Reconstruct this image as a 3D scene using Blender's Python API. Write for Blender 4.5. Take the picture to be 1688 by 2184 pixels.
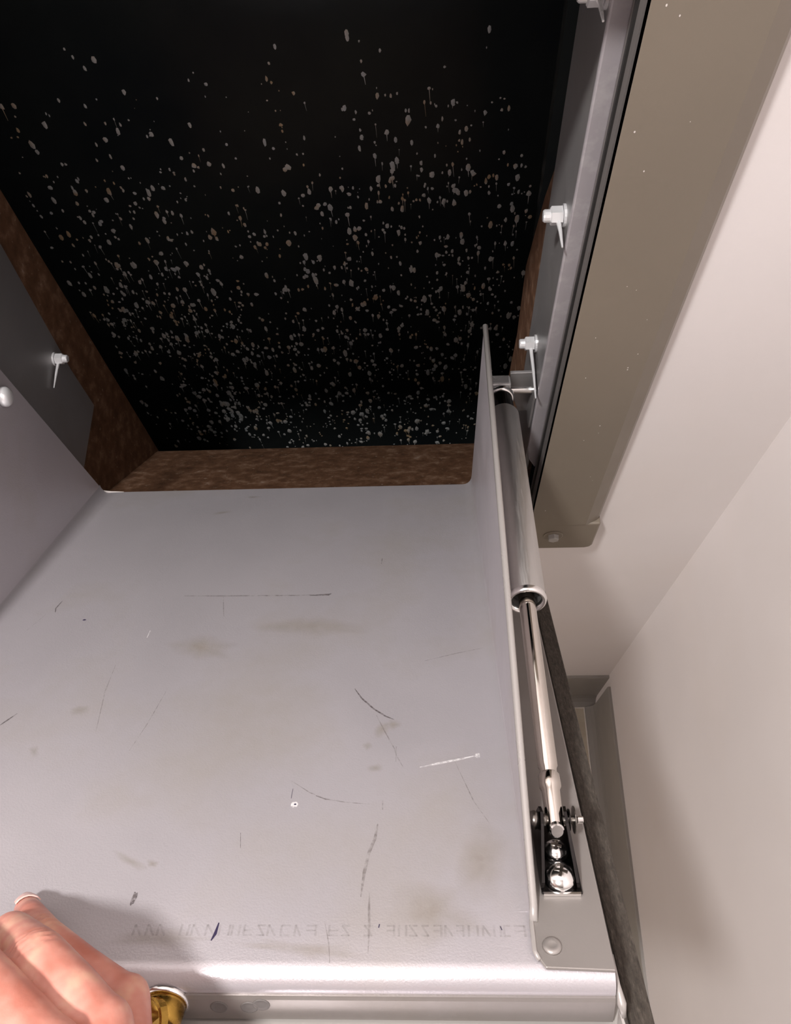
import bpy, bmesh, math, random
from mathutils import Vector, Matrix

# ------------------------------------------------------------------ clear
for o in list(bpy.data.objects):
    bpy.data.objects.remove(o, do_unlink=True)
scn = bpy.context.scene
COL = scn.collection
random.seed(7)

# ------------------------------------------------------------------ camera
F_PX, W_PX, H_PX = 1676.63, 1688, 2184
cam_d = bpy.data.cameras.new('camera')
cam_d.sensor_fit = 'VERTICAL'
cam_d.sensor_height = 36.0
cam_d.lens = 36.0 * F_PX / H_PX
cam_d.clip_start = 0.01
cam = bpy.data.objects.new('camera', cam_d)
COL.objects.link(cam)
_r = Vector((0.9987, 0.0023, -0.0510)); _d = Vector((-0.0212, -0.8896, -0.4563)); _f = Vector((-0.0464, 0.4568, -0.8884))
_f.normalize(); _r = (_r - _f * _r.dot(_f)).normalized(); _d = _f.cross(_r)
cam.matrix_world = Matrix(((_r.x, -_d.x, -_f.x, 0.1576), (_r.y, -_d.y, -_f.y, -0.4076), (_r.z, -_d.z, -_f.z, 0.7317), (0, 0, 0, 1)))
scn.camera = cam

# ------------------------------------------------------------------ world, colour management, room lamp values
wd = bpy.data.worlds.new('world'); scn.world = wd
wd.use_nodes = True
wd.node_tree.nodes['Background'].inputs[0].default_value = (0.9, 0.95, 1.0, 1)
wd.node_tree.nodes['Background'].inputs[1].default_value = 0.02
scn.view_settings.view_transform = 'Standard'
scn.view_settings.look = 'None'
scn.view_settings.gamma = 1.0
scn.view_settings.use_curve_mapping = False
scn.view_settings.exposure = 0.0
LAMP_POS = (-0.23, -0.52, 1.60)
LAMP_POWER = 25.5
LAMP_SIZE = 0.14
LAMP_COLOR = (1.0, 0.965, 0.95)

# ------------------------------------------------------------------ helpers
TH = math.radians(35.77)
UV = Vector((0, -math.cos(TH), math.sin(TH)))      # along the open door, from its hinge outwards
NV = Vector((0, math.sin(TH), math.cos(TH)))       # off the inner face of the open door

def D(x, u, n):
    return Vector((x, 0, 0)) + UV * u + NV * n

def wloc(o):
    v = Vector((0, 0, 0))
    while o is not None:
        v += o.location
        o = o.parent
    return v

def thing(name, label, cat, loc=(0, 0, 0), group=None, kind=None):
    o = bpy.data.objects.new(name, None)
    COL.objects.link(o)
    o.location = loc
    o.empty_display_size = 0.02
    o['label'] = label
    o['category'] = cat
    if group: o['group'] = group
    if kind: o['kind'] = kind
    return o

def obj(name, bm, mat, parent=None, smooth=False, label=None, kind=None, bevel=0, seg=2, auto=None):
    off = wloc(parent)
    if off.length > 0:
        bmesh.ops.translate(bm, verts=bm.verts, vec=-off)
    bmesh.ops.recalc_face_normals(bm, faces=bm.faces)
    me = bpy.data.meshes.new(name)
    bm.to_mesh(me); bm.free()
    if smooth:
        for p in me.polygons: p.use_smooth = True
    me.materials.append(mat)
    o = bpy.data.objects.new(name, me)
    COL.objects.link(o)
    if parent is not None: o.parent = parent
    if label: o['label'] = label
    if kind: o['kind'] = kind
    if bevel:
        m = o.modifiers.new('bevel', 'BEVEL'); m.width = bevel; m.segments = seg; m.limit_method = 'ANGLE'
        m.harden_normals = False
    return o

def hexa(bm, pts):
    """pts: 8 points, bottom 4 then top 4"""
    v = [bm.verts.new(p) for p in pts]
    for f in ((0, 1, 2, 3), (4, 5, 6, 7), (0, 1, 5, 4), (1, 2, 6, 5), (2, 3, 7, 6), (3, 0, 4, 7)):
        bm.faces.new([v[i] for i in f])

def box(x0, x1, y0, y1, z0, z1, bm=None):
    bm = bm or bmesh.new()
    hexa(bm, [(x0, y0, z0), (x1, y0, z0), (x1, y1, z0), (x0, y1, z0), (x0, y0, z1), (x1, y0, z1), (x1, y1, z1), (x0, y1, z1)])
    return bm

def dbox(x0, x1, u0, u1, n0, n1, bm=None):
    bm = bm or bmesh.new()
    hexa(bm, [D(x0, u0, n0), D(x1, u0, n0), D(x1, u1, n0), D(x0, u1, n0), D(x0, u0, n1), D(x1, u0, n1), D(x1, u1, n1), D(x0, u1, n1)])
    return bm

def prism(pa, pb, bm=None):
    """closed solid between two matching polygons"""
    bm = bm or bmesh.new()
    a = [bm.verts.new(p) for p in pa]; b = [bm.verts.new(p) for p in pb]
    bm.faces.new(a); bm.faces.new(b[::-1])
    k = len(a)
    for i in range(k):
        bm.faces.new((a[i], a[(i + 1) % k], b[(i + 1) % k], b[i]))
    return bm

def frame_of(d):
    d = Vector(d).normalized()
    ref = Vector((1, 0, 0)) if abs(d.x) < 0.9 else Vector((0, 0, 1))
    s = d.cross(ref).normalized()
    return d, s, d.cross(s).normalized()

def lathe(p0, axis, prof, seg=24, bm=None, closed=True):
    """prof: list of (distance along axis, radius)"""
    bm = bm or bmesh.new()
    d, s, t = frame_of(axis)
    p0 = Vector(p0)
    rings = []
    for (h, r) in prof:
        if r < 1e-6:
            rings.append([bm.verts.new(p0 + d * h)])
        else:
            rings.append([bm.verts.new(p0 + d * h + (s * math.cos(2 * math.pi * i / seg) + t * math.sin(2 * math.pi * i / seg)) * r) for i in range(seg)])
    for a, b in zip(rings, rings[1:]):
        if len(a) == 1 and len(b) == 1: continue
        for i in range(seg):
            j = (i + 1) % seg
            if len(a) == 1: bm.faces.new((a[0], b[j], b[i]))
            elif len(b) == 1: bm.faces.new((a[i], a[j], b[0]))
            else: bm.faces.new((a[i], a[j], b[j], b[i]))
    if closed:
        if len(rings[0]) > 1: bm.faces.new(rings[0][::-1])
        if len(rings[-1]) > 1: bm.faces.new(rings[-1])
    return bm

def tube_path(pts, r, seg=10, bm=None):
    bm = bm or bmesh.new()
    pts = [Vector(p) for p in pts]
    rings = []
    for i, p in enumerate(pts):
        d = (pts[min(i + 1, len(pts) - 1)] - pts[max(i - 1, 0)])
        _, s, t = frame_of(d)
        rr = r[i] if isinstance(r, (list, tuple)) else r
        rings.append([bm.verts.new(p + (s * math.cos(2 * math.pi * k / seg) + t * math.sin(2 * math.pi * k / seg)) * rr) for k in range(seg)])
    for a, b in zip(rings, rings[1:]):
        for k in range(seg):
            bm.faces.new((a[k], a[(k + 1) % seg], b[(k + 1) % seg], b[k]))
    bm.faces.new(rings[0][::-1]); bm.faces.new(rings[-1])
    return bm

# ------------------------------------------------------------------ materials
class NT:
    def __init__(self, name):
        self.m = bpy.data.materials.new(name); self.m.use_nodes = True
        self.t = self.m.node_tree
        self.b = self.t.nodes['Principled BSDF']
        self.tc = self.t.nodes.new('ShaderNodeTexCoord')
    def n(self, typ, **kw):
        x = self.t.nodes.new(typ)
        for k, v in kw.items():
            if hasattr(x, k): setattr(x, k, v)
            else: x.inputs[k].default_value = v
        return x
    def l(self, a, b): self.t.links.new(a, b)
    def mapping(self, scale=(1, 1, 1), rot=(0, 0, 0)):
        m = self.n('ShaderNodeMapping'); m.inputs['Scale'].default_value = scale; m.inputs['Rotation'].default_value = rot
        self.l(self.tc.outputs['Object'], m.inputs['Vector']); return m.outputs['Vector']
    def noise(self, scale, detail=4, rough=.55, vec=None):
        x = self.n('ShaderNodeTexNoise'); x.inputs['Scale'].default_value = scale; x.inputs['Detail'].default_value = detail; x.inputs['Roughness'].default_value = rough
        self.l(vec if vec is not None else self.tc.outputs['Object'], x.inputs['Vector']); return x.outputs['Fac']
    def ramp(self, fac, stops):
        r = self.n('ShaderNodeValToRGB')
        e = r.color_ramp.elements
        while len(e) < len(stops): e.new(0.5)
        for el, (p, c) in zip(e, stops):
            el.position = p; el.color = (c[0], c[1], c[2], 1) if len(c) == 3 else c
        self.l(fac, r.inputs['Fac']); return r.outputs['Color']
    def mix(self, fac, a, b, mode='MIX'):
        x = self.n('ShaderNodeMix'); x.data_type = 'RGBA'; x.blend_type = mode
        for sock, val in ((x.inputs['Factor'], fac), (x.inputs['A'] if False else x.inputs[6], a), (x.inputs[7], b)):
            if hasattr(val, 'is_linked') or hasattr(val, 'links'): self.l(val, sock)
            elif isinstance(val, (int, float)): sock.default_value = val
            else: sock.default_value = (*val, 1) if len(val) == 3 else val
        return x.outputs[2]
    def bump(self, h, strength=.2, dist=.001, prev=None):
        b = self.n('ShaderNodeBump'); b.inputs['Strength'].default_value = strength; b.inputs['Distance'].default_value = dist
        self.l(h, b.inputs['Height'])
        if prev is not None: self.l(prev, b.inputs['Normal'])
        self.l(b.outputs['Normal'], self.b.inputs['Normal']); return b.outputs['Normal']
    def set(self, **kw):
        for k, v in kw.items():
            s = self.b.inputs[k.replace('_', ' ')]
            if hasattr(v, 'links'): self.l(v, s)
            elif isinstance(v, tuple): s.default_value = (*v, 1) if len(v) == 3 else v
            else: s.default_value = v
        return self.m

def paint(name, base, stain=None, rough=.4, metal=0.0, amt=.35, sc=9, bump=.06, coat=0, var=.07):
    k = NT(name)
    a = tuple(c * (1 - var) for c in base); b = tuple(min(1, c * (1 + var)) for c in base)
    c1 = k.ramp(k.noise(3.2, 3), [(.3, a), (.7, b)])
    if stain:
        f = k.ramp(k.noise(sc, 5, .6), [(.5, (0, 0, 0)), (.72, (amt, amt, amt))])
        c1 = k.mix(f, c1, stain)
    k.bump(k.noise(900, 2), bump, .0004)
    rr = k.ramp(k.noise(14, 4), [(.3, (rough - .06,) * 3), (.7, (rough + .08,) * 3)])
    k.set(Base_Color=c1, Roughness=rr, Metallic=metal)
    return k.m

M = {}
M['sheet'] = paint('grey_steel_sheet', (.53, .50, .525), (.42, .38, .335), .40, .45, .55, 7, .28, var=.05)
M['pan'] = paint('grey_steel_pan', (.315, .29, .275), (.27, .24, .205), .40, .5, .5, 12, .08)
M['jamb'] = paint('grey_jamb_paint', (.30, .29, .29), (.25, .23, .21), .42, .5, .4, 10)
M['stop'] = paint('pale_grey_stop', (.35, .325, .34), (.48, .46, .46), .4, 0, .6, 60)
M['taupe'] = paint('taupe_frame_paint', (.205, .172, .134), (.185, .155, .118), .36, 0, .4, 6, .05)
M['wall'] = paint('cream_wall_paint', (.85, .80, .79), (.82, .735, .68), .6, 0, .35, 2.2, .10, var=.03)
M['darkwall'] = paint('dark_unseen_wall', (.10, .085, .075), None, .5)  # unseen wall, made dark to cut bounce and reflections on the metal
M['ceil'] = paint('white_ceiling_paint', (.8, .78, .76), None, .8)
M['base'] = paint('grey_vinyl_cove', (.32, .30, .275), (.38, .36, .345), .45, 0, .5, 14)
M['floor'] = paint('beige_floor', (.62, .55, .44), (.45, .38, .28), .5, 0, .5, 16)
M['grout'] = paint('pale_caulk', (.75, .7, .66), None, .6)
M['panel'] = paint('door_face_steel', (.36, .34, .32), None, .4)

k = NT('dull_rubber'); k.set(Base_Color=(.15, .138, .132), Roughness=.55); M['rubber'] = k.m
k = NT('black_gap'); k.set(Base_Color=(.02, .019, .018), Roughness=.6); M['black'] = k.m

k = NT('felt_gasket')
vec = k.mapping((1, 1, 1))
h = k.noise(420, 5, .7, k.mapping((1.6, .35, .5)))
k.set(Base_Color=k.ramp(h, [(.25, (.028, .022, .017)), (.55, (.075, .061, .049)), (.8, (.15, .13, .105))]), Roughness=.95)
k.bump(h, .9, .002); M['felt'] = k.m

k = NT('rusty_brown_throat')
a = k.noise(55, 8, .68)
c = k.ramp(a, [(.3, (.07, .032, .015)), (.52, (.145, .07, .036)), (.66, (.25, .15, .095)), (.76, (.42, .33, .27))])
b_ = k.ramp(k.noise(160, 3), [(.66, (0, 0, 0)), (.74, (.6, .6, .6))])
k.set(Base_Color=k.mix(b_, c, (.42, .34, .26)), Roughness=.6)
k.bump(a, .25, .002); M['rust'] = k.m

k = NT('black_glossy_shaft')
k.set(Base_Color=k.ramp(k.noise(5, 4), [(.35, (.022, .027, .030)), (.7, (.035, .041, .039))]), Roughness=.22)
k.b.inputs['Specular IOR Level'].default_value = .35
k.bump(k.noise(7, 2), .12, .02); M['shaft'] = k.m

k = NT('dried_splatter')
k.set(Base_Color=k.ramp(k.noise(23, 2), [(.3, (.72, .76, .78)), (.52, (.85, .83, .79)), (.64, (.75, .55, .34))]), Roughness=.7); M['splat'] = k.m

def metal(name, col, rough, noise=0, sc=(1, 1, 1)):
    k = NT(name)
    if noise:
        f = k.noise(220, 3, .6, k.mapping(sc))
        rr = k.ramp(f, [(.3, (rough - noise,) * 3), (.7, (rough + noise,) * 3)])
        k.set(Base_Color=col, Metallic=1.0, Roughness=rr)
    else:
        k.set(Base_Color=col, Metallic=1.0, Roughness=rough)
    return k.m
M['alu'] = metal('brushed_aluminium', (.56, .545, .53), .48, .08, (5, .25, .5))
M['alu_edge'] = metal('bright_aluminium_lip', (.85, .84, .83), .22)
M['chrome'] = metal('chrome', (.60, .555, .51), .09)
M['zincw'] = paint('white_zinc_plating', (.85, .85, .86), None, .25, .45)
M['zinc'] = metal('bright_zinc', (.86, .85, .84), .16)
M['dark'] = metal('blackened_steel', (.045, .042, .042), .22)
M['gunmetal'] = metal('gunmetal', (.20, .185, .17), .28)
M['brass'] = metal('brass', (.42, .25, .055), .28, .05)
M['hem'] = paint('worn_hem', (.38, .355, .34), None, .3, .25)

k = NT('skin')
a = k.noise(46, 3, .6)
c = k.ramp(a, [(.34, (.50, .185, .135)), (.5, (.60, .265, .205)), (.66, (.68, .39, .28))])
b_ = k.noise(700, 2)
k.set(Base_Color=c, Roughness=.45)
k.b.inputs['Subsurface Weight'].default_value = .18
k.b.inputs['Subsurface Radius'].default_value = (.006, .0022, .0012)
k.b.inputs['Subsurface Scale'].default_value = .6
k.bump(b_, .12, .0006); M['skin'] = k.m
k = NT('nail'); k.set(Base_Color=(.80, .52, .46), Roughness=.25); M['nail'] = k.m

def film(name, col, alpha, sc=120, lo=.35, hi=.65, soft=False):
    k = NT(name)
    f = k.noise(sc, 4, .6)
    r = k.ramp(f, [(lo, (0, 0, 0)), (hi, (alpha,) * 3)])
    if soft:
        at = k.n('ShaderNodeAttribute'); at.attribute_name = 'cover'
        r = k.mix(1.0, r, at.outputs['Color'], 'MULTIPLY')
    k.set(Base_Color=col, Roughness=.5, Alpha=r)
    return k.m
M['mark'] = film('dark_scuff', (.12, .10, .10), .7, 500, .25, .55)
M['markf'] = film('faint_scuff', (.22, .195, .185), .5, 300)
M['ink'] = film('blue_black_ink', (.03, .022, .06), 1.0, 100, .0, .1)
M['ghost'] = film('ghost_lettering', (.24, .22, .21), .22, 380, .25, .65)
M['tan'] = film('tan_stain', (.34, .295, .23), .45, 60, .1, .7, True)
M['scratch'] = film('white_scratch', (.8, .78, .78), .8, 420, .3, .6)

# ------------------------------------------------------------------ room shell
WALL_Y = -0.030; RX = 0.4632; FZ = -0.800; CZ = 1.66; LX = -1.15; FY = -1.75
OX = 0.2625; OZ0 = -0.016; OZ1 = 0.545            # chute opening in the wall

def struct(name, bm, mat, **kw):
    o = obj(name, bm, mat, **kw); o['kind'] = 'structure'; return o

bm = bmesh.new()
for a in ((LX - .1, -OX, FZ - .02, CZ + .02), (OX, RX + .1, FZ - .02, CZ + .02), (-OX, OX, FZ - .02, OZ0), (-OX, OX, OZ1, CZ + .02)):
    box(a[0], a[1], WALL_Y, -.012, a[2], a[3], bm)
struct('wall_back', bm, M['wall'])
struct('wall_right', box(RX, RX + .1, FY - .1, WALL_Y, FZ - .02, CZ + .02), M['wall'])
struct('wall_left', box(LX - .1, LX, FY - .1, WALL_Y, FZ - .02, CZ + .02), M['wall'])
struct('wall_front', box(LX, RX, FY - .1, FY, FZ - .02, CZ + .02), M['darkwall'])
struct('ceiling', box(LX, RX, FY, WALL_Y, CZ, CZ + .1), M['ceil'])
fl = struct('floor', box(LX, RX, FY, WALL_Y, FZ - .1, FZ), M['floor'])

# coved vinyl baseboards: upright, with a toe that curves out over the floor
def cove(ax, ay, bx, by, nx, ny, name):
    prof = [(.0, .152), (.004, .152), (.005, .150), (.005, .030), (.007, .016), (.012, .007), (.020, .003), (.0205, 0), (0, 0)]
    ends = []
    for (px, py, m) in ((ax, ay, 0), (bx, by, 0)):
        ends.append([(px + nx * d, py + ny * d, FZ + z) for d, z in prof])
    return struct(name, prism(ends[0], ends[1]), M['base'])
cove(LX, WALL_Y, RX, WALL_Y, 0, -1, 'baseboard_back')
cove(RX, WALL_Y - .0205, RX, FY, -1, 0, 'baseboard_right')
obj('caulk_bead', tube_path([(LX, WALL_Y - .0215, FZ + .001), (RX - .0215, WALL_Y - .0215, FZ + .001), (RX - .0215, FY, FZ + .001)], .0022, 6), M['grout'], fl)

# ------------------------------------------------------------------ ceiling lamp (out of the picture, lights the room)
lamp = thing('ceiling_light', 'round white ceiling light above the open chute door', 'lamp', (LAMP_POS[0], LAMP_POS[1], CZ))
obj('housing', lathe((LAMP_POS[0], LAMP_POS[1], CZ), (0, 0, -1), [(0, .15), (.022, .15), (.028, .145), (.028, .13), (.012, .128), (.012, 0)], 40), M['ceil'], lamp)
ld = bpy.data.lights.new('ceiling_light_bulb', 'AREA')
ld.shape = 'DISK'; ld.size = LAMP_SIZE; ld.energy = LAMP_POWER; ld.color = LAMP_COLOR
lo = bpy.data.objects.new('bulb', ld); COL.objects.link(lo)
lo.parent = lamp; lo.location = (0, 0, LAMP_POS[2] - CZ)

# ------------------------------------------------------------------ chute shaft behind the wall
SY = .50
sh = thing('chute_shaft', 'black glossy chute shaft wall speckled with dried splashes', 'chute', (0, SY, -1.6))
obj('far_wall', box(-.62, .62, SY, SY + .02, -1.6, 1.0), M['shaft'], sh)
obj('side_wall', box(-.64, -.62, .23, SY + .02, -1.6, 1.0), M['shaft'], sh)
obj('side_wall', box(.62, .64, .23, SY + .02, -1.6, 1.0), M['shaft'], sh)
obj('top', box(-.64, .64, .06, SY + .02, 1.0, 1.02), M['shaft'], sh)
obj('bottom', box(-.64, .64, .06, SY + .02, -1.62, -1.6), M['shaft'], sh)
bm = bmesh.new()
for a in ((-.64, -.27, -1.6, 1.0), (.27, .64, -1.6, 1.0), (-.27, .27, -1.6, -.32), (-.27, .27, .56, 1.0)):
    box(a[0], a[1], .215, .23, a[2], a[3], bm)
obj('near_wall', bm, M['shaft'], sh)

# dried splashes: flat raised teardrops with thin runs below them
def splat(bm, x, z, r, el, run, th=.0006):
    k = 7
    c = bm.verts.new((x, SY - th - r * .25, z))
    ring = []
    for i in range(k):
        a = 2 * math.pi * i / k
        rr = r * random.uniform(.75, 1.2)
        ring.append(bm.verts.new((x + rr * math.cos(a), SY - .0002, z + rr * el * math.sin(a))))
    for i in range(k):
        bm.faces.new((c, ring[i], ring[(i + 1) % k]))
    if run > 0:
        w = r * .2
        dx = random.uniform(-.1, .1) * run
        v = [bm.verts.new(p) for p in ((x - w, SY - .0006, z), (x + w, SY - .0006, z), (x + dx + w * .25, SY - .0003, z - run), (x + dx - w * .25, SY - .0003, z - run))]
        bm.faces.new(v)

SPLAT_AREAS = [  # x centre, z centre, x spread, z spread, count, mean radius, run chance
    (.10, -.45, .20, .20, 760, .0032, .45),
    (-.30, -.27, .10, .10, 300, .0032, .5),
    (-.22, -.45, .12, .14, 300, .0032, .5),
    (.20, -.22, .11, .12, 260, .0030, .6),
    (-.02, -.10, .22, .10, 260, .0026, .1),
    (.00, .02, .22, .05, 70, .0026, .1),
    (-.35, -.02, .08, .07, 90, .0026, .1),
    (-.05, .09, .25, .05, 45, .0018, .0),
    (.22, .00, .07, .06, 60, .0026, .2),
    (-.22, -.58, .13, .07, 190, .0038, .3),
    (.08, -.62, .15, .07, 190, .0036, .4),
    (.0, -.25, .24, .14, 200, .0024, .1),
]
bm = bmesh.new()
last = None
for (cx, cz, sx, sz, cnt, mr, rc) in SPLAT_AREAS:
    for i in range(cnt):
        x = random.gauss(cx, sx); z = random.gauss(cz, sz)
        if i % 3 and last and random.random() < .5:
            x = last[0] + random.gauss(0, .022); z = last[1] + random.gauss(0, .022)
        last = (x, z)
        if abs(x) > .42 or z > .2 or z < -1.1: continue
        if x > .335 - .08 * max(0, z + .4): continue
        r = mr * random.choice((.3, .4, .45, .55, .6, .7, .8, 1.0, 1.25))
        run = random.uniform(.006, .022) if random.random() < rc * .6 else 0
        splat(bm, x, z, r, random.uniform(1.0, 2.4), run)
fw = [o for o in sh.children if o.name.startswith('far_wall')][0]
obj('dried_splashes', bm, M['splat'], fw, kind='stuff')

# ------------------------------------------------------------------ chute frame: casing, stops, jamb plates, throat
FYF = -.045                                   # casing face
fr = thing('chute_surround', 'taupe painted steel frame set in the wall around the chute opening', 'frame', (0, WALL_Y, -.075))
XI, XB, XO = .2600, .3115, .3335             # casing: inner edge, bevel start, outer edge
ZB0, ZB1, ZT1 = -.073, -.012, .545
def casing_v(s):
    prof = [(XI, WALL_Y), (XI, FYF), (XB + .006, FYF), (XO - .004, FYF + .006), (XO, FYF + .0115), (XO, WALL_Y)]
    lo_ = [(s * x, y, ZB1) for x, y in prof]; hi_ = [(s * x, y, ZT1) for x, y in prof]
    return prism(lo_, hi_)
obj('casing_upright', casing_v(1), M['taupe'], fr)
obj('casing_upright', casing_v(-1), M['taupe'], fr)
R_ = .008
pts = [(-XO, ZB1 - .0006), (-XO, ZB0 + R_), (-XO + R_ * .3, ZB0 + R_ * .3), (-XO + R_, ZB0), (XO - R_, ZB0), (XO - R_ * .3, ZB0 + R_ * .3), (XO, ZB0 + R_), (XO, ZB1 - .0006)]
obj('casing_sill', prism([(x, FYF + .0012, z) for x, z in pts], [(x, WALL_Y, z) for x, z in pts]), M['taupe'], fr, bevel=.002)
obj('casing_head', prism([(x, FYF, z) for x, z in ((-XO, .545), (XO, .545), (XO, .62), (-XO, .62))], [(x, WALL_Y, z) for x, z in ((-XO, .545), (XO, .545), (XO, .62), (-XO, .62))]), M['taupe'], fr)
bm = bmesh.new()
rc_ = random.Random(3)
for i in range(20):
    x = rc_.uniform(.264, .312); z = rc_.uniform(.0, .53); r = rc_.uniform(.0003, .0007)
    vs = [bm.verts.new((x + r * math.cos(a) * rc_.uniform(.6, 1), FYF - .0001, z + 1.6 * r * math.sin(a) * rc_.uniform(.6, 1))) for a in (0, 1.2, 2.5, 3.7, 5)]
    bm.faces.new(vs)
obj('paint_chips', bm, M['grout'], fr.children[0], kind='stuff')
# hex screw on the sill
s = obj('screw', lathe((.287, FYF + .0012, -.0385), (0, -1, 0), [(0, .0068), (.0012, .0068), (.0016, .0062), (.0055, .0060), (.0062, .0050)], 6), M['panel'], fr, label='taupe painted hex screw head')
obj('washer', lathe((.287, FYF + .0012, -.0385), (0, -1, 0), [(0, .0105), (.0010, .0105), (.0014, .0095)], 20), M['taupe'], s)
# returns, rubber seal, stops and jamb plates
YS = -.018
for s in (1, -1):
    obj('return', box(*sorted((s * XI, s * (XI + .0022))), FYF + .0003, YS, ZB1, .545), M['jamb'], fr)
    rb = obj('rubber_seal', box(*sorted((s * (XI - .0012), s * XI)), FYF + .006, YS - .001, .0, .545), M['rubber'], fr)
    obj('seal_rib', box(*sorted((s * (XI - .0026), s * (XI - .0012))), FYF + .014, FYF + .0175, .0, .545), M['black'], rb)
    pl = [(s * .2485, .098), (s * .2515, .078), (s * .2588, .062), (s * .2600, .07), (s * .2600, .545), (s * .2485, .545)]
    obj('door_stop', prism([(x, YS, z) for x, z in pl], [(x, YS + .004, z) for x, z in pl]), M['stop'], fr, bevel=.0012)
# gray jamb plates
pr = [(YS + .004, -.06), (YS + .004, .545), (.060, .545), (.060, -.06)]
obj('jamb_plate', prism([(.2490, y, z) for y, z in pr], [(.2530, y, z) for y, z in pr]), M['jamb'], fr)
plft = [(YS + .004, -.046), (YS + .004, .545), (.170, .545), (.163, .20), (.144, .03), (.1425, -.038), (.050, -.046)]
obj('jamb_plate', prism([(-.2490, y, z) for y, z in plft], [(-.2520, y, z) for y, z in plft]), M['jamb'], fr, bevel=.0006)
# throat: brown sides and sloping floor
tr = [(.0, -.30), (.0, .545), (.010, .545), (.030, .430), (.105, .28), (.150, .16), (.150, .06), (.215, -.26), (.215, -.30)]  # upper edge cut diagonally in the shape of the frame's shadow
obj('throat_side', prism([(.2532, y, z) for y, z in tr], [(.2600, y, z) for y, z in tr]), M['rust'], fr)
tl = [(.0, -.30), (.0, .545), (.215, .545), (.215, -.30)]
obj('throat_side', prism([(-.2522, y, z) for y, z in tl], [(-.2600, y, z) for y, z in tl]), M['rust'], fr)
tf = [(-.028, -.030), (.211, -.256), (.208, -.266), (-.028, -.044)]
obj('throat_floor', prism([(-.2522, y, z) for y, z in tf], [(.2532, y, z) for y, z in tf]), M['rust'], fr)

# jamb bolts (nut and bolt end pointing into the opening, added rod standing in for the light-and-shade streak on the plate)
def jamb_bolt(x, y, z, s, streak, mat=None, r=.0062):
    mat = mat or M['zincw']
    b = obj('bolt', lathe((x, y, z), (-s, 0, 0), [(-.002, .0042), (.0135, .0042), (.0145, .0034)], 14), mat, fr, smooth=False)
    obj('nut', lathe((x - s * .002, y, z), (-s, 0, 0), [(0, r), (.0072, r), (.0080, r * .8)], 6), mat, b)
    obj('washer', lathe((x, y, z), (-s, 0, 0), [(0, r * 1.2), (.0016, r * 1.2)], 20), mat, b)
    if streak > 0:
        obj('streak_rod', tube_path([(x - s * .005, y - .004, z), (x - s * .004, y - streak * .5, z - streak * .08), (x - s * .0035, y - streak, z - streak * .18)], [.0016, .0013, .0006], 8), mat, b)
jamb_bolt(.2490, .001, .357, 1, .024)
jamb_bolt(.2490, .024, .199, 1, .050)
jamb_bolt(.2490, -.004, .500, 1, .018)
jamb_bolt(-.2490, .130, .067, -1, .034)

# ------------------------------------------------------------------ the hopper door
HU = .034
door = thing('chute_door', 'grey steel chute hopper door swung open, with a wide scuffed inner sheet and side fins', 'door', D(0, HU, -.035))
TIP = .536
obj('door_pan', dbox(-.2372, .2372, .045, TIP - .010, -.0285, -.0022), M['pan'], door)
# inner sheet with a small up-turn radius along both sides and a rolled outer rim
prof = []
rf = .009
for i in range(6):
    a = math.pi / 2 * i / 5
    prof.append((-.2 + rf - rf * math.cos(a), rf - rf * math.sin(a)))
prof = [(x, n_) for x, n_ in prof] + [(-x, n_) for x, n_ in prof[::-1]]
th_ = .0016
outer = [(x + (-th_ if x < -.19 and n_ > .001 else th_ if x > .19 and n_ > .001 else 0), n_ - (th_ if n_ < .0085 else 0)) for x, n_ in prof]
ring = prof + outer[::-1]
bm = bmesh.new()
ua, ub = .0, .500
va = [bm.verts.new(D(x, ua, n_)) for x, n_ in ring]; vb = [bm.verts.new(D(x * 1.013, ub, n_ * .12 if n_ > 0 else n_)) for x, n_ in ring]
kk = len(ring)
for i in range(kk):
    bm.faces.new((va[i], va[(i + 1) % kk], vb[(i + 1) % kk], vb[i]))
hk = len(prof)
for vs in (va, vb):
    for i in range(hk - 1):
        bm.faces.new((vs[i], vs[i + 1], vs[kk - 2 - i], vs[kk - 1 - i]))
sheet = obj('inner_sheet', bm, M['sheet'], door, label='pale grey scuffed steel sheet')
for p in sheet.data.polygons: p.use_smooth = False

rp = [(.500, 0), (.5255, 0)]
for i in range(1, 8):
    a = math.pi / 2 * i / 7
    rp.append((.5255 + .0095 * math.sin(a), -.0095 + .0095 * math.cos(a)))
rp += [(.5344, -.0118), (.5325, -.0118), (.5255, -.0022), (.500, -.0022)]
fp = [(.5356, -.0112), (.5362, -.0135), (.5362, -.0285), (.5260, -.0285), (.5260, -.0112)]
obj('rim_face', prism([D(-.2372, u_, n_) for u_, n_ in fp], [D(.2372, u_, n_) for u_, n_ in fp]), M['pan'], door)  # darker pan steel here stands in for shade on the rim face
o = obj('rolled_rim', prism([D(-.2372, u_, n_) for u_, n_ in rp], [D(.2372, u_, n_) for u_, n_ in rp]), M['sheet'], door)
# smooth shade the roll
for p in o.data.polygons: p.use_smooth = len(p.vertices) == 4
try:
    o.data.set_sharp_from_angle(angle=math.radians(35))
except Exception: pass
sheet_o = sheet
for p in sheet.data.polygons: p.use_smooth = True
sheet.data.set_sharp_from_angle(angle=math.radians(40))

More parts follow.
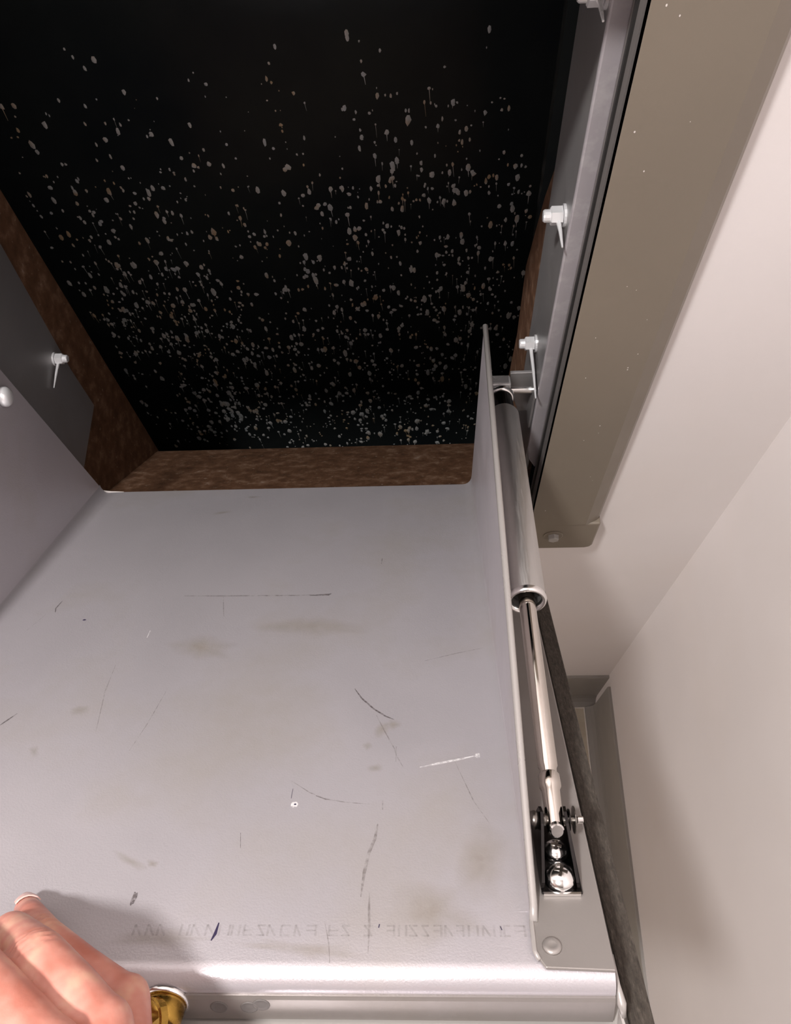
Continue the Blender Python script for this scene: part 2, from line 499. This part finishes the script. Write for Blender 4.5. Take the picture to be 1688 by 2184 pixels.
# side fins
fin = [(.002, .0085), (.152, .2055), (.500, .0048), (.500, .0002), (.006, .0002)]
def finmesh(s):
    bm = bmesh.new()
    def X(u_): return .1999 + .0026 * max(0, min(1, u_ / .5))
    pa = [D(s * X(u_), u_, n_) for u_, n_ in fin]; pb = [D(s * (X(u_) + .0018), u_, n_) for u_, n_ in fin]
    return prism(pa, pb, bm)
for s in (1, -1):
    f_ = obj('side_fin', finmesh(s), M['sheet'], door)
    def X(u_): return .1999 + .0026 * max(0, min(1, u_ / .5))
    obj('hemmed_edge', tube_path([D(s * (X(.150) + .0009), .152, .2055), D(s * (X(.33) + .0009), .330, .1028), D(s * (X(.502) + .0009), .500, .0046), D(s * (X(.5) + .0002), .507, .0022)], .0021, 8), M['hem'], f_, smooth=True)
obj('bumper', lathe(D(-.1995, .1385, .1555), (1, 0, 0), [(0, .0085), (.003, .0085), (.005, .0072), (.0064, .0045), (.0068, 0)], 24), M['zincw'], door, smooth=True, label='bright round bumper stud')
# flanges with rivets outside the fins
for s in (1, -1):
    pl = [(.2026, .03), (.2372, .03), (.2372, .5312), (.2056, .5300), (.2018, .5235), (.2014, .508), (.2040, .498)]
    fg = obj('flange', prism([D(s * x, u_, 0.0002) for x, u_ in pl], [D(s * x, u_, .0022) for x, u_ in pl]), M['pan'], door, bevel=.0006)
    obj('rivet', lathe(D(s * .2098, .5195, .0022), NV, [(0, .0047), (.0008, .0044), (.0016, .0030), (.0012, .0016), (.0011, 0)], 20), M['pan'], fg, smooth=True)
    obj('edge_bead', tube_path([D(s * .2040, .499, .0026), D(s * .2016, .507, .0024), D(s * .2014, .522, .0022), D(s * .2030, .5262, .0020)], .0012, 8), M['hem'], fg, smooth=True)
# face panel and the felt gasket on its rim
obj('face_panel', dbox(-.2572, .2572, .036, .556, -.046, -.0312), M['panel'], door, bevel=.002)
obj('gasket', dbox(.2448, .2565, .045, .556, -.0312, -.0280), M['felt'], door, bevel=.001, label='dark felt gasket strip')
obj('gasket', dbox(-.2565, -.2448, .045, .556, -.0312, -.0280), M['felt'], door, bevel=.001, label='dark felt gasket strip')
obj('gasket', dbox(-.2446, .2446, .5405, .556, -.0312, -.0275), M['sheet'], door, bevel=.0012)
obj('hinge_knuckle', lathe(D(-.25, .040, -.042), (1, 0, 0), [(0, .006), (.5, .006)], 14), M['gunmetal'], door)
# corner details: weld bead and bent lug
obj('weld_bead', tube_path([D(.2385, .518, -.006), D(.2392, .530, -.010), D(.2398, .537, -.013), D(.2404, .540, -.018)], [.0009, .0012, .0022, .0012], 8), M['hem'], door, smooth=True)
obj('bent_lug', prism([D(.2388, .5375, -.0275), D(.2400, .5375, -.0275), D(.2440, .556, -.0290), D(.2425, .556, -.0290)], [D(.2384, .5375, -.0165), D(.2396, .5375, -.0165), D(.2432, .556, -.0245), D(.2418, .556, -.0245)]), M['hem'], door)
# screw dimples in the rim face
for x, n_ in ((.0517, -.0192), (.0662, -.0192), (.0722, -.0172)):
    obj('dimple', lathe(D(x, .5362, n_), UV, [(0, .0042), (.0003, .0041), (.0004, .0037), (.00015, .0031), (.0003, .0016), (.00025, 0)], 18), M['rubber'], door, smooth=True)
# brass latch bolt in the rim
lp = D(.0265, .5350, -.0165)
lt = obj('latch_bolt', lathe(lp, UV, [(-.004, .0098), (.006, .0098), (.010, .0094), (.0125, .0080)], 28), M['brass'], door, smooth=False, label='brass latch bolt')
for p in lt.data.polygons: p.use_smooth = len(p.vertices) == 4
ax = (UV * .55 + NV * .55 + Vector((-.62, 0, 0))).normalized()
obj('latch_face', lathe(lp + UV * .0075 + NV * .001, ax, [(.002, .0088), (.0055, .0088), (.0062, .0080), (.0056, .0072), (.0056, 0)], 28), M['brass'], lt)
obj('latch_ring', lathe(lp - UV * .004, UV, [(.004, .0114), (.0056, .0114), (.0062, .0106), (.0058, .0098)], 28, closed=False), M['zinc'], lt, smooth=True)

# wear on the inner sheet (flat print and stains, a hair above the paint)
def ribbon(pts, w, mat, name='scratch', h=.00015):
    bm = bmesh.new()
    P = [Vector((a, b)) for a, b in pts]
    L_, R2 = [], []
    for i, p in enumerate(P):
        d = (P[min(i + 1, len(P) - 1)] - P[max(i - 1, 0)]).normalized()
        nrm = Vector((-d.y, d.x))
        ww = w * (0.35 if i in (0, len(P) - 1) else 1) / 2
        a = p + nrm * ww; b = p - nrm * ww
        L_.append(bm.verts.new(D(a.x, a.y, h))); R2.append(bm.verts.new(D(b.x, b.y, h)))
    for i in range(len(P) - 1):
        bm.faces.new((L_[i], L_[i + 1], R2[i + 1], R2[i]))
    return obj(name, bm, mat, sheet)

def blob(x, u_, rx, ru, mat, name='stain', h=.00012, ang=0):
    bm = bmesh.new()
    c = bm.verts.new(D(x, u_, h)); k = 14; r = []
    for i in range(k):
        a = 2 * math.pi * i / k; q = random.uniform(.7, 1.15)
        dx, du = rx * q * math.cos(a), ru * q * math.sin(a)
        r.append(bm.verts.new(D(x + dx * math.cos(ang) - du * math.sin(ang), u_ + dx * math.sin(ang) + du * math.cos(ang), h)))
    for i in range(k): bm.faces.new((c, r[i], r[(i + 1) % k]))
    o = obj(name, bm, mat, sheet)
    at = o.data.color_attributes.new('cover', 'FLOAT_COLOR', 'POINT')
    for i, d in enumerate(at.data):
        q = 1.0 if i == 0 else 0.0
        d.color = (q, q, q, 1)
    return o

ribbon([(.1015, .330), (.107, .340), (.116, .351), (.124, .358), (.1300, .3615)], .0012, M['mark'])
ribbon([(.118, .357), (.124, .372), (.131, .388), (.1325, .394), (.137, .404)], .0007, M['markf'])
ribbon([(.1320, .386), (.1322, .399)], .0010, M['markf'])
ribbon([(.1825, .3940), (.170, .3975), (.158, .4005), (.147, .4035)], .0016, M['scratch'])
blob(.1825, .394, .0016, .0022, M['scratch'], 'chip')
blob(.0745, .4319, .0022, .0022, M['scratch'], 'chip')
blob(.0747, .4319, .0007, .0007, M['ink'], 'speck', .00025)
ribbon([(.0717, .420), (.0717, .4275)], .0006, M['ink'])
ribbon([(.070, .414), (.082, .423), (.092, .428), (.104, .4305), (.118, .432)], .0007, M['markf'])
ribbon([(.0860, .4255), (.0925, .4285)], .0012, M['mark'])
ribbon([(.0475, .5065), (.0470, .5125), (.0458, .5160)], .0016, M['ink'], 'ink_tick')
ribbon([(.1865, .5080), (.1872, .5100)], .0014, M['ink'], 'ink_tick')
ribbon([(.1275, .5070), (.1272, .5090)], .0014, M['ink'], 'ink_tick')
ribbon([(.1235, .446), (.1225, .456), (.1195, .466), (.1180, .478), (.1172, .492)], 0.0018, M['markf'])
ribbon([(.1215, .490), (.1218, .498), (.1225, .508), (.1228, .522)], .0012, M['markf'])
ribbon([(.1255, .4295), (.1257, .436)], .0018, M['markf'])
ribbon([(-.052, .2085), (-.020, .2095), (.015, .2100), (.045, .2105), (.072, .2100)], .0016, M['markf'])
ribbon([(.055, .2110), (.0705, .2100), (.0725, .2085)], .0028, M['mark'])
ribbon([(-.018, .211), (-.014, .228), (-.011, .240)], .0008, M['markf'])
ribbon([(-.1545, .213), (-.1555, .224), (-.1535, .230)], .0012, M['mark'])
ribbon([(-.160, .232), (-.166, .255)], .0008, M['markf'])
blob(-.1245, .2415, .0014, .0010, M['ink'], 'speck')
ribbon([(-.0655, .2575), (-.0650, .267)], .0018, M['scratch'])
ribbon([(.1123, .152), (.1120, .162)], .0022, M['markf'])
ribbon([(-.078, .300), (-.075, .33), (-.066, .372)], .0007, M['markf'])
ribbon([(-.031, .328), (-.034, .362), (-.038, .388)], .0006, M['markf'])
ribbon([(-.128, .352), (-.132, .359), (-.136, .366)], .0012, M['mark'])
ribbon([(.047, .452), (.049, .462)], .0008, M['mark'])
ribbon([(.100, .505), (.1035, .517), (.105, .527)], .0006, M['markf'])
ribbon([(.150, .300), (.172, .292), (.193, .2855)], .0009, M['markf'])
ribbon([(.168, .398), (.178, .430), (.186, .4460)], .0006, M['markf'])
for a in ((-.085, .350, .008, .006, .3), (-.100, .388, .007, .0035, 1.0), (.1225, .370, .005, .009, .2), (.129, .366, .006, .006, .8), (.114, .385, .004, .004, 0),
          (.120, .404, .006, .004, 0), (.003, .4720, .004, .003, .4), (-.01, .470, .016, .003, .5), (.02, .5150, .03, .006, 0), (.09, .520, .035, .005, .1),
          (.155, .500, .03, .020, .4), (.180, .470, .014, .03, .1), (-.02, .28, .03, .02, .2), (-.055, .055, .012, .004, -.3), (-.03, .02, .01, .003, 0), (.06, .255, .05, .012, .1)):
    blob(a[0], a[1], a[2], a[3], M['tan'], 'stain', ang=a[4])
blob(.0, .4930, .0014, .0042, M['mark'], 'speck')

# unreadable ghost of lettering transferred to the paint near the rim
bm = bmesh.new()
rnd = random.Random(11)
def stroke(x0, u0, x1, u1, w):
    d = Vector((x1 - x0, u1 - u0)); d.normalize(); n2 = Vector((-d.y, d.x)) * w / 2
    v = [bm.verts.new(D(a, b, .00018)) for a, b in ((x0 + n2.x, u0 + n2.y), (x0 - n2.x, u0 - n2.y), (x1 - n2.x, u1 - n2.y), (x1 + n2.x, u1 + n2.y))]
    bm.faces.new(v)
x = .006
while x < .194:
    wv = rnd.uniform(.0030, .0052)
    kind = rnd.randint(0, 5)
    t0, t1 = .5075, .5135
    if kind in (0, 1, 2, 4): stroke(x, t0, x, t1, .0011)
    if kind in (0, 3): stroke(x + wv, t0, x + wv, t1, .0011)
    if kind in (1, 2, 5): stroke(x, t1 - .0004, x + wv, t1 - .0004, .0010)
    if kind in (2, 3, 5): stroke(x, t0 + .0004, x + wv, t0 + .0004, .0010)
    if kind in (4, 5): stroke(x, t0, x + wv, t1, .0010)
    if kind in (1, 3): stroke(x, (t0 + t1) / 2, x + wv, (t0 + t1) / 2, .0009)
    x += wv + rnd.uniform(.0014, .0026) + (.005 if rnd.random() < .1 else 0)
obj('faded_lettering', bm, M['ghost'], sheet, label='faint unreadable ghost of lettering')
# chipped back corner
obj('chipped_corner', tube_path([D(-.2005, .008, .003), D(-.1985, .000, .001), D(-.190, -.0010, -.0004), D(-.176, -.0010, -.0006)], [.0016, .0018, .0012, .0006], 8), M['grout'], sheet, smooth=True)

# ------------------------------------------------------------------ door closer (cylinder, rod, brackets)
CX = .2190
def C_(u_, n_, x=CX): return D(x, u_, n_)
A0 = C_(.1080, .1341); A1 = C_(.3200, .0640); A2 = C_(.4590, .0175)
axd = (A2 - A0).normalized()
cl = thing('door_closer', 'aluminium cylinder door closer with chrome rod running beside the right fin', 'door closer', A2)
L1 = (A1 - A0).length
RT = .0127
obj('cylinder', lathe(A0, axd, [(.026, .0116), (.028, RT), (L1 - .002, RT), (L1, RT - .0004), (L1, .0105), (L1 - .012, .0102), (L1 - .014, .0)], 40), M['alu'], cl, smooth=True)
cl.children[0].data.set_sharp_from_angle(angle=math.radians(40))
obj('cylinder_lip', lathe(A0, axd, [(L1 - .0035, RT + .0001), (L1 - .001, RT + .0007), (L1 + .0008, RT + .0002), (L1 + .0014, RT - .0012), (L1 + .0002, .0102), (L1 - .003, .0101)], 40, closed=False), M['alu_edge'], cl.children[0], smooth=True)
obj('bore_seal', lathe(A0, axd, [(L1 - .008, .0102), (L1 - .0075, .0066), (L1 - .008, 0)], 32, closed=False), M['black'], cl.children[0])
obj('end_neck', lathe(A0, axd, [(.004, .0092), (.027, .0098)], 28), M['dark'], cl, smooth=False)
obj('end_collar', lathe(A0, axd, [(.0, .0100), (.0012, .0112), (.004, .0112), (.005, .0100)], 32), M['zinc'], cl, smooth=True)
RR = .0055
Lr = (A2 - A0).length
obj('rod', lathe(A0, axd, [(L1 - .010, RR), (Lr - .030, RR), (Lr - .0285, RR * .86), (Lr - .022, RR * .86)], 28), M['chrome'], cl, smooth=True)
cl.children[-1].data.set_sharp_from_angle(angle=math.radians(40))
ra = axd; rs = Vector((1, 0, 0)); rn = rs.cross(ra); rn = rn if rn.dot(NV) > 0 else -rn
# rod end: collar, flattened eye
e_ = obj('rod_eye', lathe(A0, axd, [(Lr - .026, .0050), (Lr - .0245, .0060), (Lr - .018, .0060), (Lr - .016, .0050), (Lr + .005, .0046), (Lr + .007, .0040)], 24), M['chrome'], cl, smooth=True)
e_.data.set_sharp_from_angle(angle=math.radians(40))
obj('set_screw', lathe(A2 + axd * .0055 + rn * .0025, (axd * .6 + rn * .6), [(0, .0038), (.0034, .0038), (.0042, .0031)], 18), M['zinc'], cl)
# front bracket: base plate with two ears that rise to the pin
b0u, b1u = .447, .4925
br = obj('bracket', dbox(.2085, .2290, b0u + .004, b1u, .0024, .0040), M['dark'], cl, bevel=.0005, label='blackened steel bracket')
for s, x in ((-1, .2098), (1, .2266)):
    pl = [(.452, .0040), (.4905, .0040), (.4895, .0075), (.4650, .0215), (.4590, .0235), (.4535, .0215), (.4515, .0150)]
    xx = lambda n_: x - s * .0030 * max(0, (n_ - .004) / .0195)
    obj('ear', prism([D(xx(n_), u_, n_) for u_, n_ in pl], [D(xx(n_) + s * .0015, u_, n_) for u_, n_ in pl]), M['dark'], br)
obj('plate_edge', dbox(.2095, .2280, b1u - .0004, b1u + .0008, .0024, .0042), M['zinc'], br)
pin = obj('pin', lathe(D(.2075, .4590, .0175), (1, 0, 0), [(0, .0023), (.0230, .0023), (.0235, .0016), (.0260, .0016)], 16), M['gunmetal'], cl, smooth=False)
obj('pin_head', lathe(D(.2046, .4590, .0175), (1, 0, 0), [(0, 0), (.0006, .0028), (.0018, .0044), (.0038, .0050), (.0056, .0044), (.0066, .0030)], 20), M['gunmetal'], pin, smooth=True)
obj('spacer', lathe(D(.2114, .4590, .0175), (1, 0, 0), [(0, 0.0018), (.0008, .0030), (.002, .0034), (.0034, .0030), (.0042, .002)], 18), M['gunmetal'], pin, smooth=True)
obj('pin_washer', lathe(D(.2262, .4590, .0175), (1, 0, 0), [(0, .0056), (.0007, .0056)], 24), M['dark'], pin)
obj('pin_washer', lathe(D(.2290, .4590, .0175), (1, 0, 0), [(0, .0070), (.0005, .0070)], 24), M['gunmetal'], pin)
obj('pin_tip', lathe(D(.2312, .4590, .0175), (1, 0, 0), [(0, .0019), (.0026, .0019), (.003, .0012)], 12), M['zinc'], pin)
for (u_, r_, hh) in ((.4682, .0066, .0054), (.4842, .0080, .0062)):
    sc = obj('pan_head_screw', lathe(D(.2190, u_, .0040), NV, [(0, r_), (hh * .35, r_), (hh * .62, r_ * .88), (hh * .85, r_ * .62), (hh * .98, r_ * .32), (hh, 0)], 28), M['zinc'], cl, smooth=True)
    for ang in (.3, .3 + math.pi / 2):
        c = D(.2190, u_, .0040 + hh * .93)
        d1 = Vector((math.cos(ang), 0, 0)) + UV * math.sin(ang); d2 = NV.cross(d1)
        bm = bmesh.new(); w1, w2, hn = r_ * .42, r_ * .10, .0006
        hexa(bm, [c + d1 * a + d2 * b + NV * h for h in (-hn, hn) for a, b in ((-w1, -w2), (w1, -w2), (w1, w2), (-w1, w2))])
        obj('cross_slot', bm, M['gunmetal'], sc)
# rear bracket on the jamb
q = A0 - axd * .007
obj('rear_clip', prism([q + Vector((-.0085, 0, 0)) + axd * a + rn * b for a, b in ((-.008, -.006), (.005, -.006), (.005, .011), (-.008, .011))],
                       [q + Vector((.0085, 0, 0)) + axd * a + rn * b for a, b in ((-.008, -.006), (.005, -.006), (.005, .011), (-.008, .011))]), M['zincw'], cl, bevel=.0018)
obj('rear_plate', prism([(.2272, q.y + .012, q.z + .012), (.2490, q.y + .012, q.z + .012), (.2490, q.y + .012, q.z - .045), (.2385, q.y + .012, q.z - .045), (.2290, q.y + .012, q.z - .012)],
                        [(.2272, q.y + .009, q.z + .012), (.2490, q.y + .009, q.z + .012), (.2490, q.y + .009, q.z - .045), (.2385, q.y + .009, q.z - .045), (.2290, q.y + .009, q.z - .012)]), M['jamb'], cl, bevel=.0006)
obj('rear_plate_flange', box(.2465, .2488, q.y - .010, q.y + .012, q.z - .045, q.z + .012), M['jamb'], cl, bevel=.0006)
obj('rear_pin', lathe((CX, q.y, q.z), (1, 0, 0), [(-.004, .003), (.029, .003)], 14), M['zinc'], cl)

# ------------------------------------------------------------------ the hand on the door's edge
def capsule(bm, a, b, ra, rb, seg=18):
    a, b = Vector(a), Vector(b)
    d = b - a; L = d.length
    prof = []
    for i in range(0, 6): 
        t = math.pi / 2 * i / 5
        prof.append((-ra * math.cos(t), ra * math.sin(t)))
    for i in range(0, 6):
        t = math.pi / 2 * i / 5
        prof.append((L + rb * math.sin(t), rb * math.cos(t)))
    lathe(a, d, prof, seg, bm, closed=False)

hand_bm = bmesh.new()
def chain(pts):
    for (p, r), (q, s) in zip(pts, pts[1:]):
        capsule(hand_bm, p, q, r, s)
H = lambda x, u_, n_: D(x, u_, n_)
# little, ring, middle, index (each: knuckle, middle of the first bone, bend, second joint, tip), then thumb
FING = {
 'little': [(H(.0240, .5600, .026), .0086), (H(.0025, .5505, .0325), .0084), (H(-.0200, .5365, .0330), .0080), (H(-.0360, .5200, .0225), .0070), (H(-.0480, .5060, .0090), .0063)],
 'ring':   [(H(.0270, .5850, .0480), .0114), (H(.0120, .5755, .0530), .0122), (H(-.0060, .5620, .0545), .0116), (H(-.0320, .5390, .0390), .0088), (H(-.0500, .5230, .0140), .0076)],
 'middle': [(H(.0160, .6020, .0610), .0126), (H(-.0030, .5900, .0660), .0126), (H(-.0230, .5750, .0660), .0116), (H(-.0500, .5480, .0460), .0094), (H(-.0660, .5280, .0160), .0080)],
 'index':  [(H(-.0030, .6240, .0680), .0126), (H(-.0240, .6120, .0720), .0112), (H(-.0460, .5960, .0710), .0110), (H(-.0740, .5670, .0470), .0090), (H(-.0860, .5480, .0200), .0080)],
 'thumb':  [(H(.0100, .6850, .0400), .0160), (H(-.0160, .6750, .0150), .0130), (H(-.0360, .6480, -.0200), .0110), (H(-.0420, .6150, -.0420), .0100), (H(-.0400, .5900, -.0560), .0088)],
}
for f_ in FING.values(): chain(f_)
WR = H(.0600, .6780, .0330)
WR2 = H(.0450, .6900, .0400)
for nm, r0, r1 in (('little', .0100, .0165), ('ring', .0125, .0180), ('middle', .0135, .0180), ('index', .0135, .0170)):
    a = FING[nm][0][0]
    w = WR if nm in ('little', 'ring') else WR2
    chain([(a, r0), ((a + w) / 2 - NV * .002, (r0 + r1) / 2 + .001), (w, r1)])
chain([(H(.0100, .6850, .0400), .016), (WR2, .018)])
chain([(WR, .0185), (WR2, .0185)])
E1 = (WR + WR2) / 2
chain([(E1, .0240), (E1 + Vector((.05, -.10, -.02)), .0260), (E1 + Vector((.12, -.28, -.05)), .036)])
tmp_me = bpy.data.meshes.new('hand_src'); bmesh.ops.recalc_face_normals(hand_bm, faces=hand_bm.faces); hand_bm.to_mesh(tmp_me); hand_bm.free()
tmp = bpy.data.objects.new('hand_src', tmp_me); COL.objects.link(tmp)
rm = tmp.modifiers.new('r', 'REMESH'); rm.mode = 'VOXEL'; rm.voxel_size = .0013
sm = tmp.modifiers.new('s', 'SMOOTH'); sm.factor = .5; sm.iterations = 4
dg = bpy.context.evaluated_depsgraph_get()
hm = bpy.data.meshes.new_from_object(tmp.evaluated_get(dg))
bpy.data.objects.remove(tmp, do_unlink=True)
hm.name = 'hand'
# knuckle creases: shallow grooves across the bends
CRE = []
def crease(nm, i, off, depth, sig):
    p, r = FING[nm][i]; a = FING[nm][i - 1][0]; b = FING[nm][i + 1][0]
    d = (b - a).normalized()
    CRE.append((p + d * off, d, r, depth, sig))
for nm in ('ring', 'middle', 'little'):
    for off in (-.0045, -.0015, .0020, .0050): crease(nm, 2, off, .00055, .0006)
for v in hm.vertices:
    for (p, d, r, dep, sig) in CRE:
        q = v.co - p
        s = q.dot(d)
        if abs(s) < .004:
            rad = q - d * s
            if rad.length < r * 1.35 and rad.dot(NV) > 0:
                wob = .0006 * math.sin(rad.dot(d.cross(NV)) * 900 + dep * 1e5)
                v.co -= rad.normalized() * dep * math.exp(-((s - wob) / sig) ** 2) * min(1, rad.dot(NV) / r * 1.5)
for p in hm.polygons: p.use_smooth = True
hm.materials.clear(); hm.materials.append(M['skin'])
hand = bpy.data.objects.new('person', hm); COL.objects.link(hand)
hand['label'] = 'bare hand curled over the outer edge of the open door'
hand['category'] = 'person'
# nail of the little finger
tp, tr_ = FING['little'][4]; tq = FING['little'][3][0]
dd = (tp - tq).normalized(); up = (NV * .8 + Vector((.1, 0, 0)) - UV * .35); up = (up - dd * up.dot(dd)).normalized(); sd = dd.cross(up)
bm = bmesh.new()
grid = []
for i in range(7):
    row = []
    for j in range(7):
        a = (i / 6 - .5) * 1.9; l = (j / 6)
        ww = 1 if j < 5 else (.92 if j == 5 else .7)
        row.append(bm.verts.new(tp + dd * (-.0045 + l * .0105) + (up * math.cos(a) + sd * math.sin(a) * ww) * (tr_ + .0004)))
    grid.append(row)
for i in range(6):
    for j in range(6):
        bm.faces.new((grid[i][j], grid[i + 1][j], grid[i + 1][j + 1], grid[i][j + 1]))
o = obj('fingernail', bm, M['nail'], hand, smooth=True)
m = o.modifiers.new('t', 'SOLIDIFY'); m.thickness = .0006
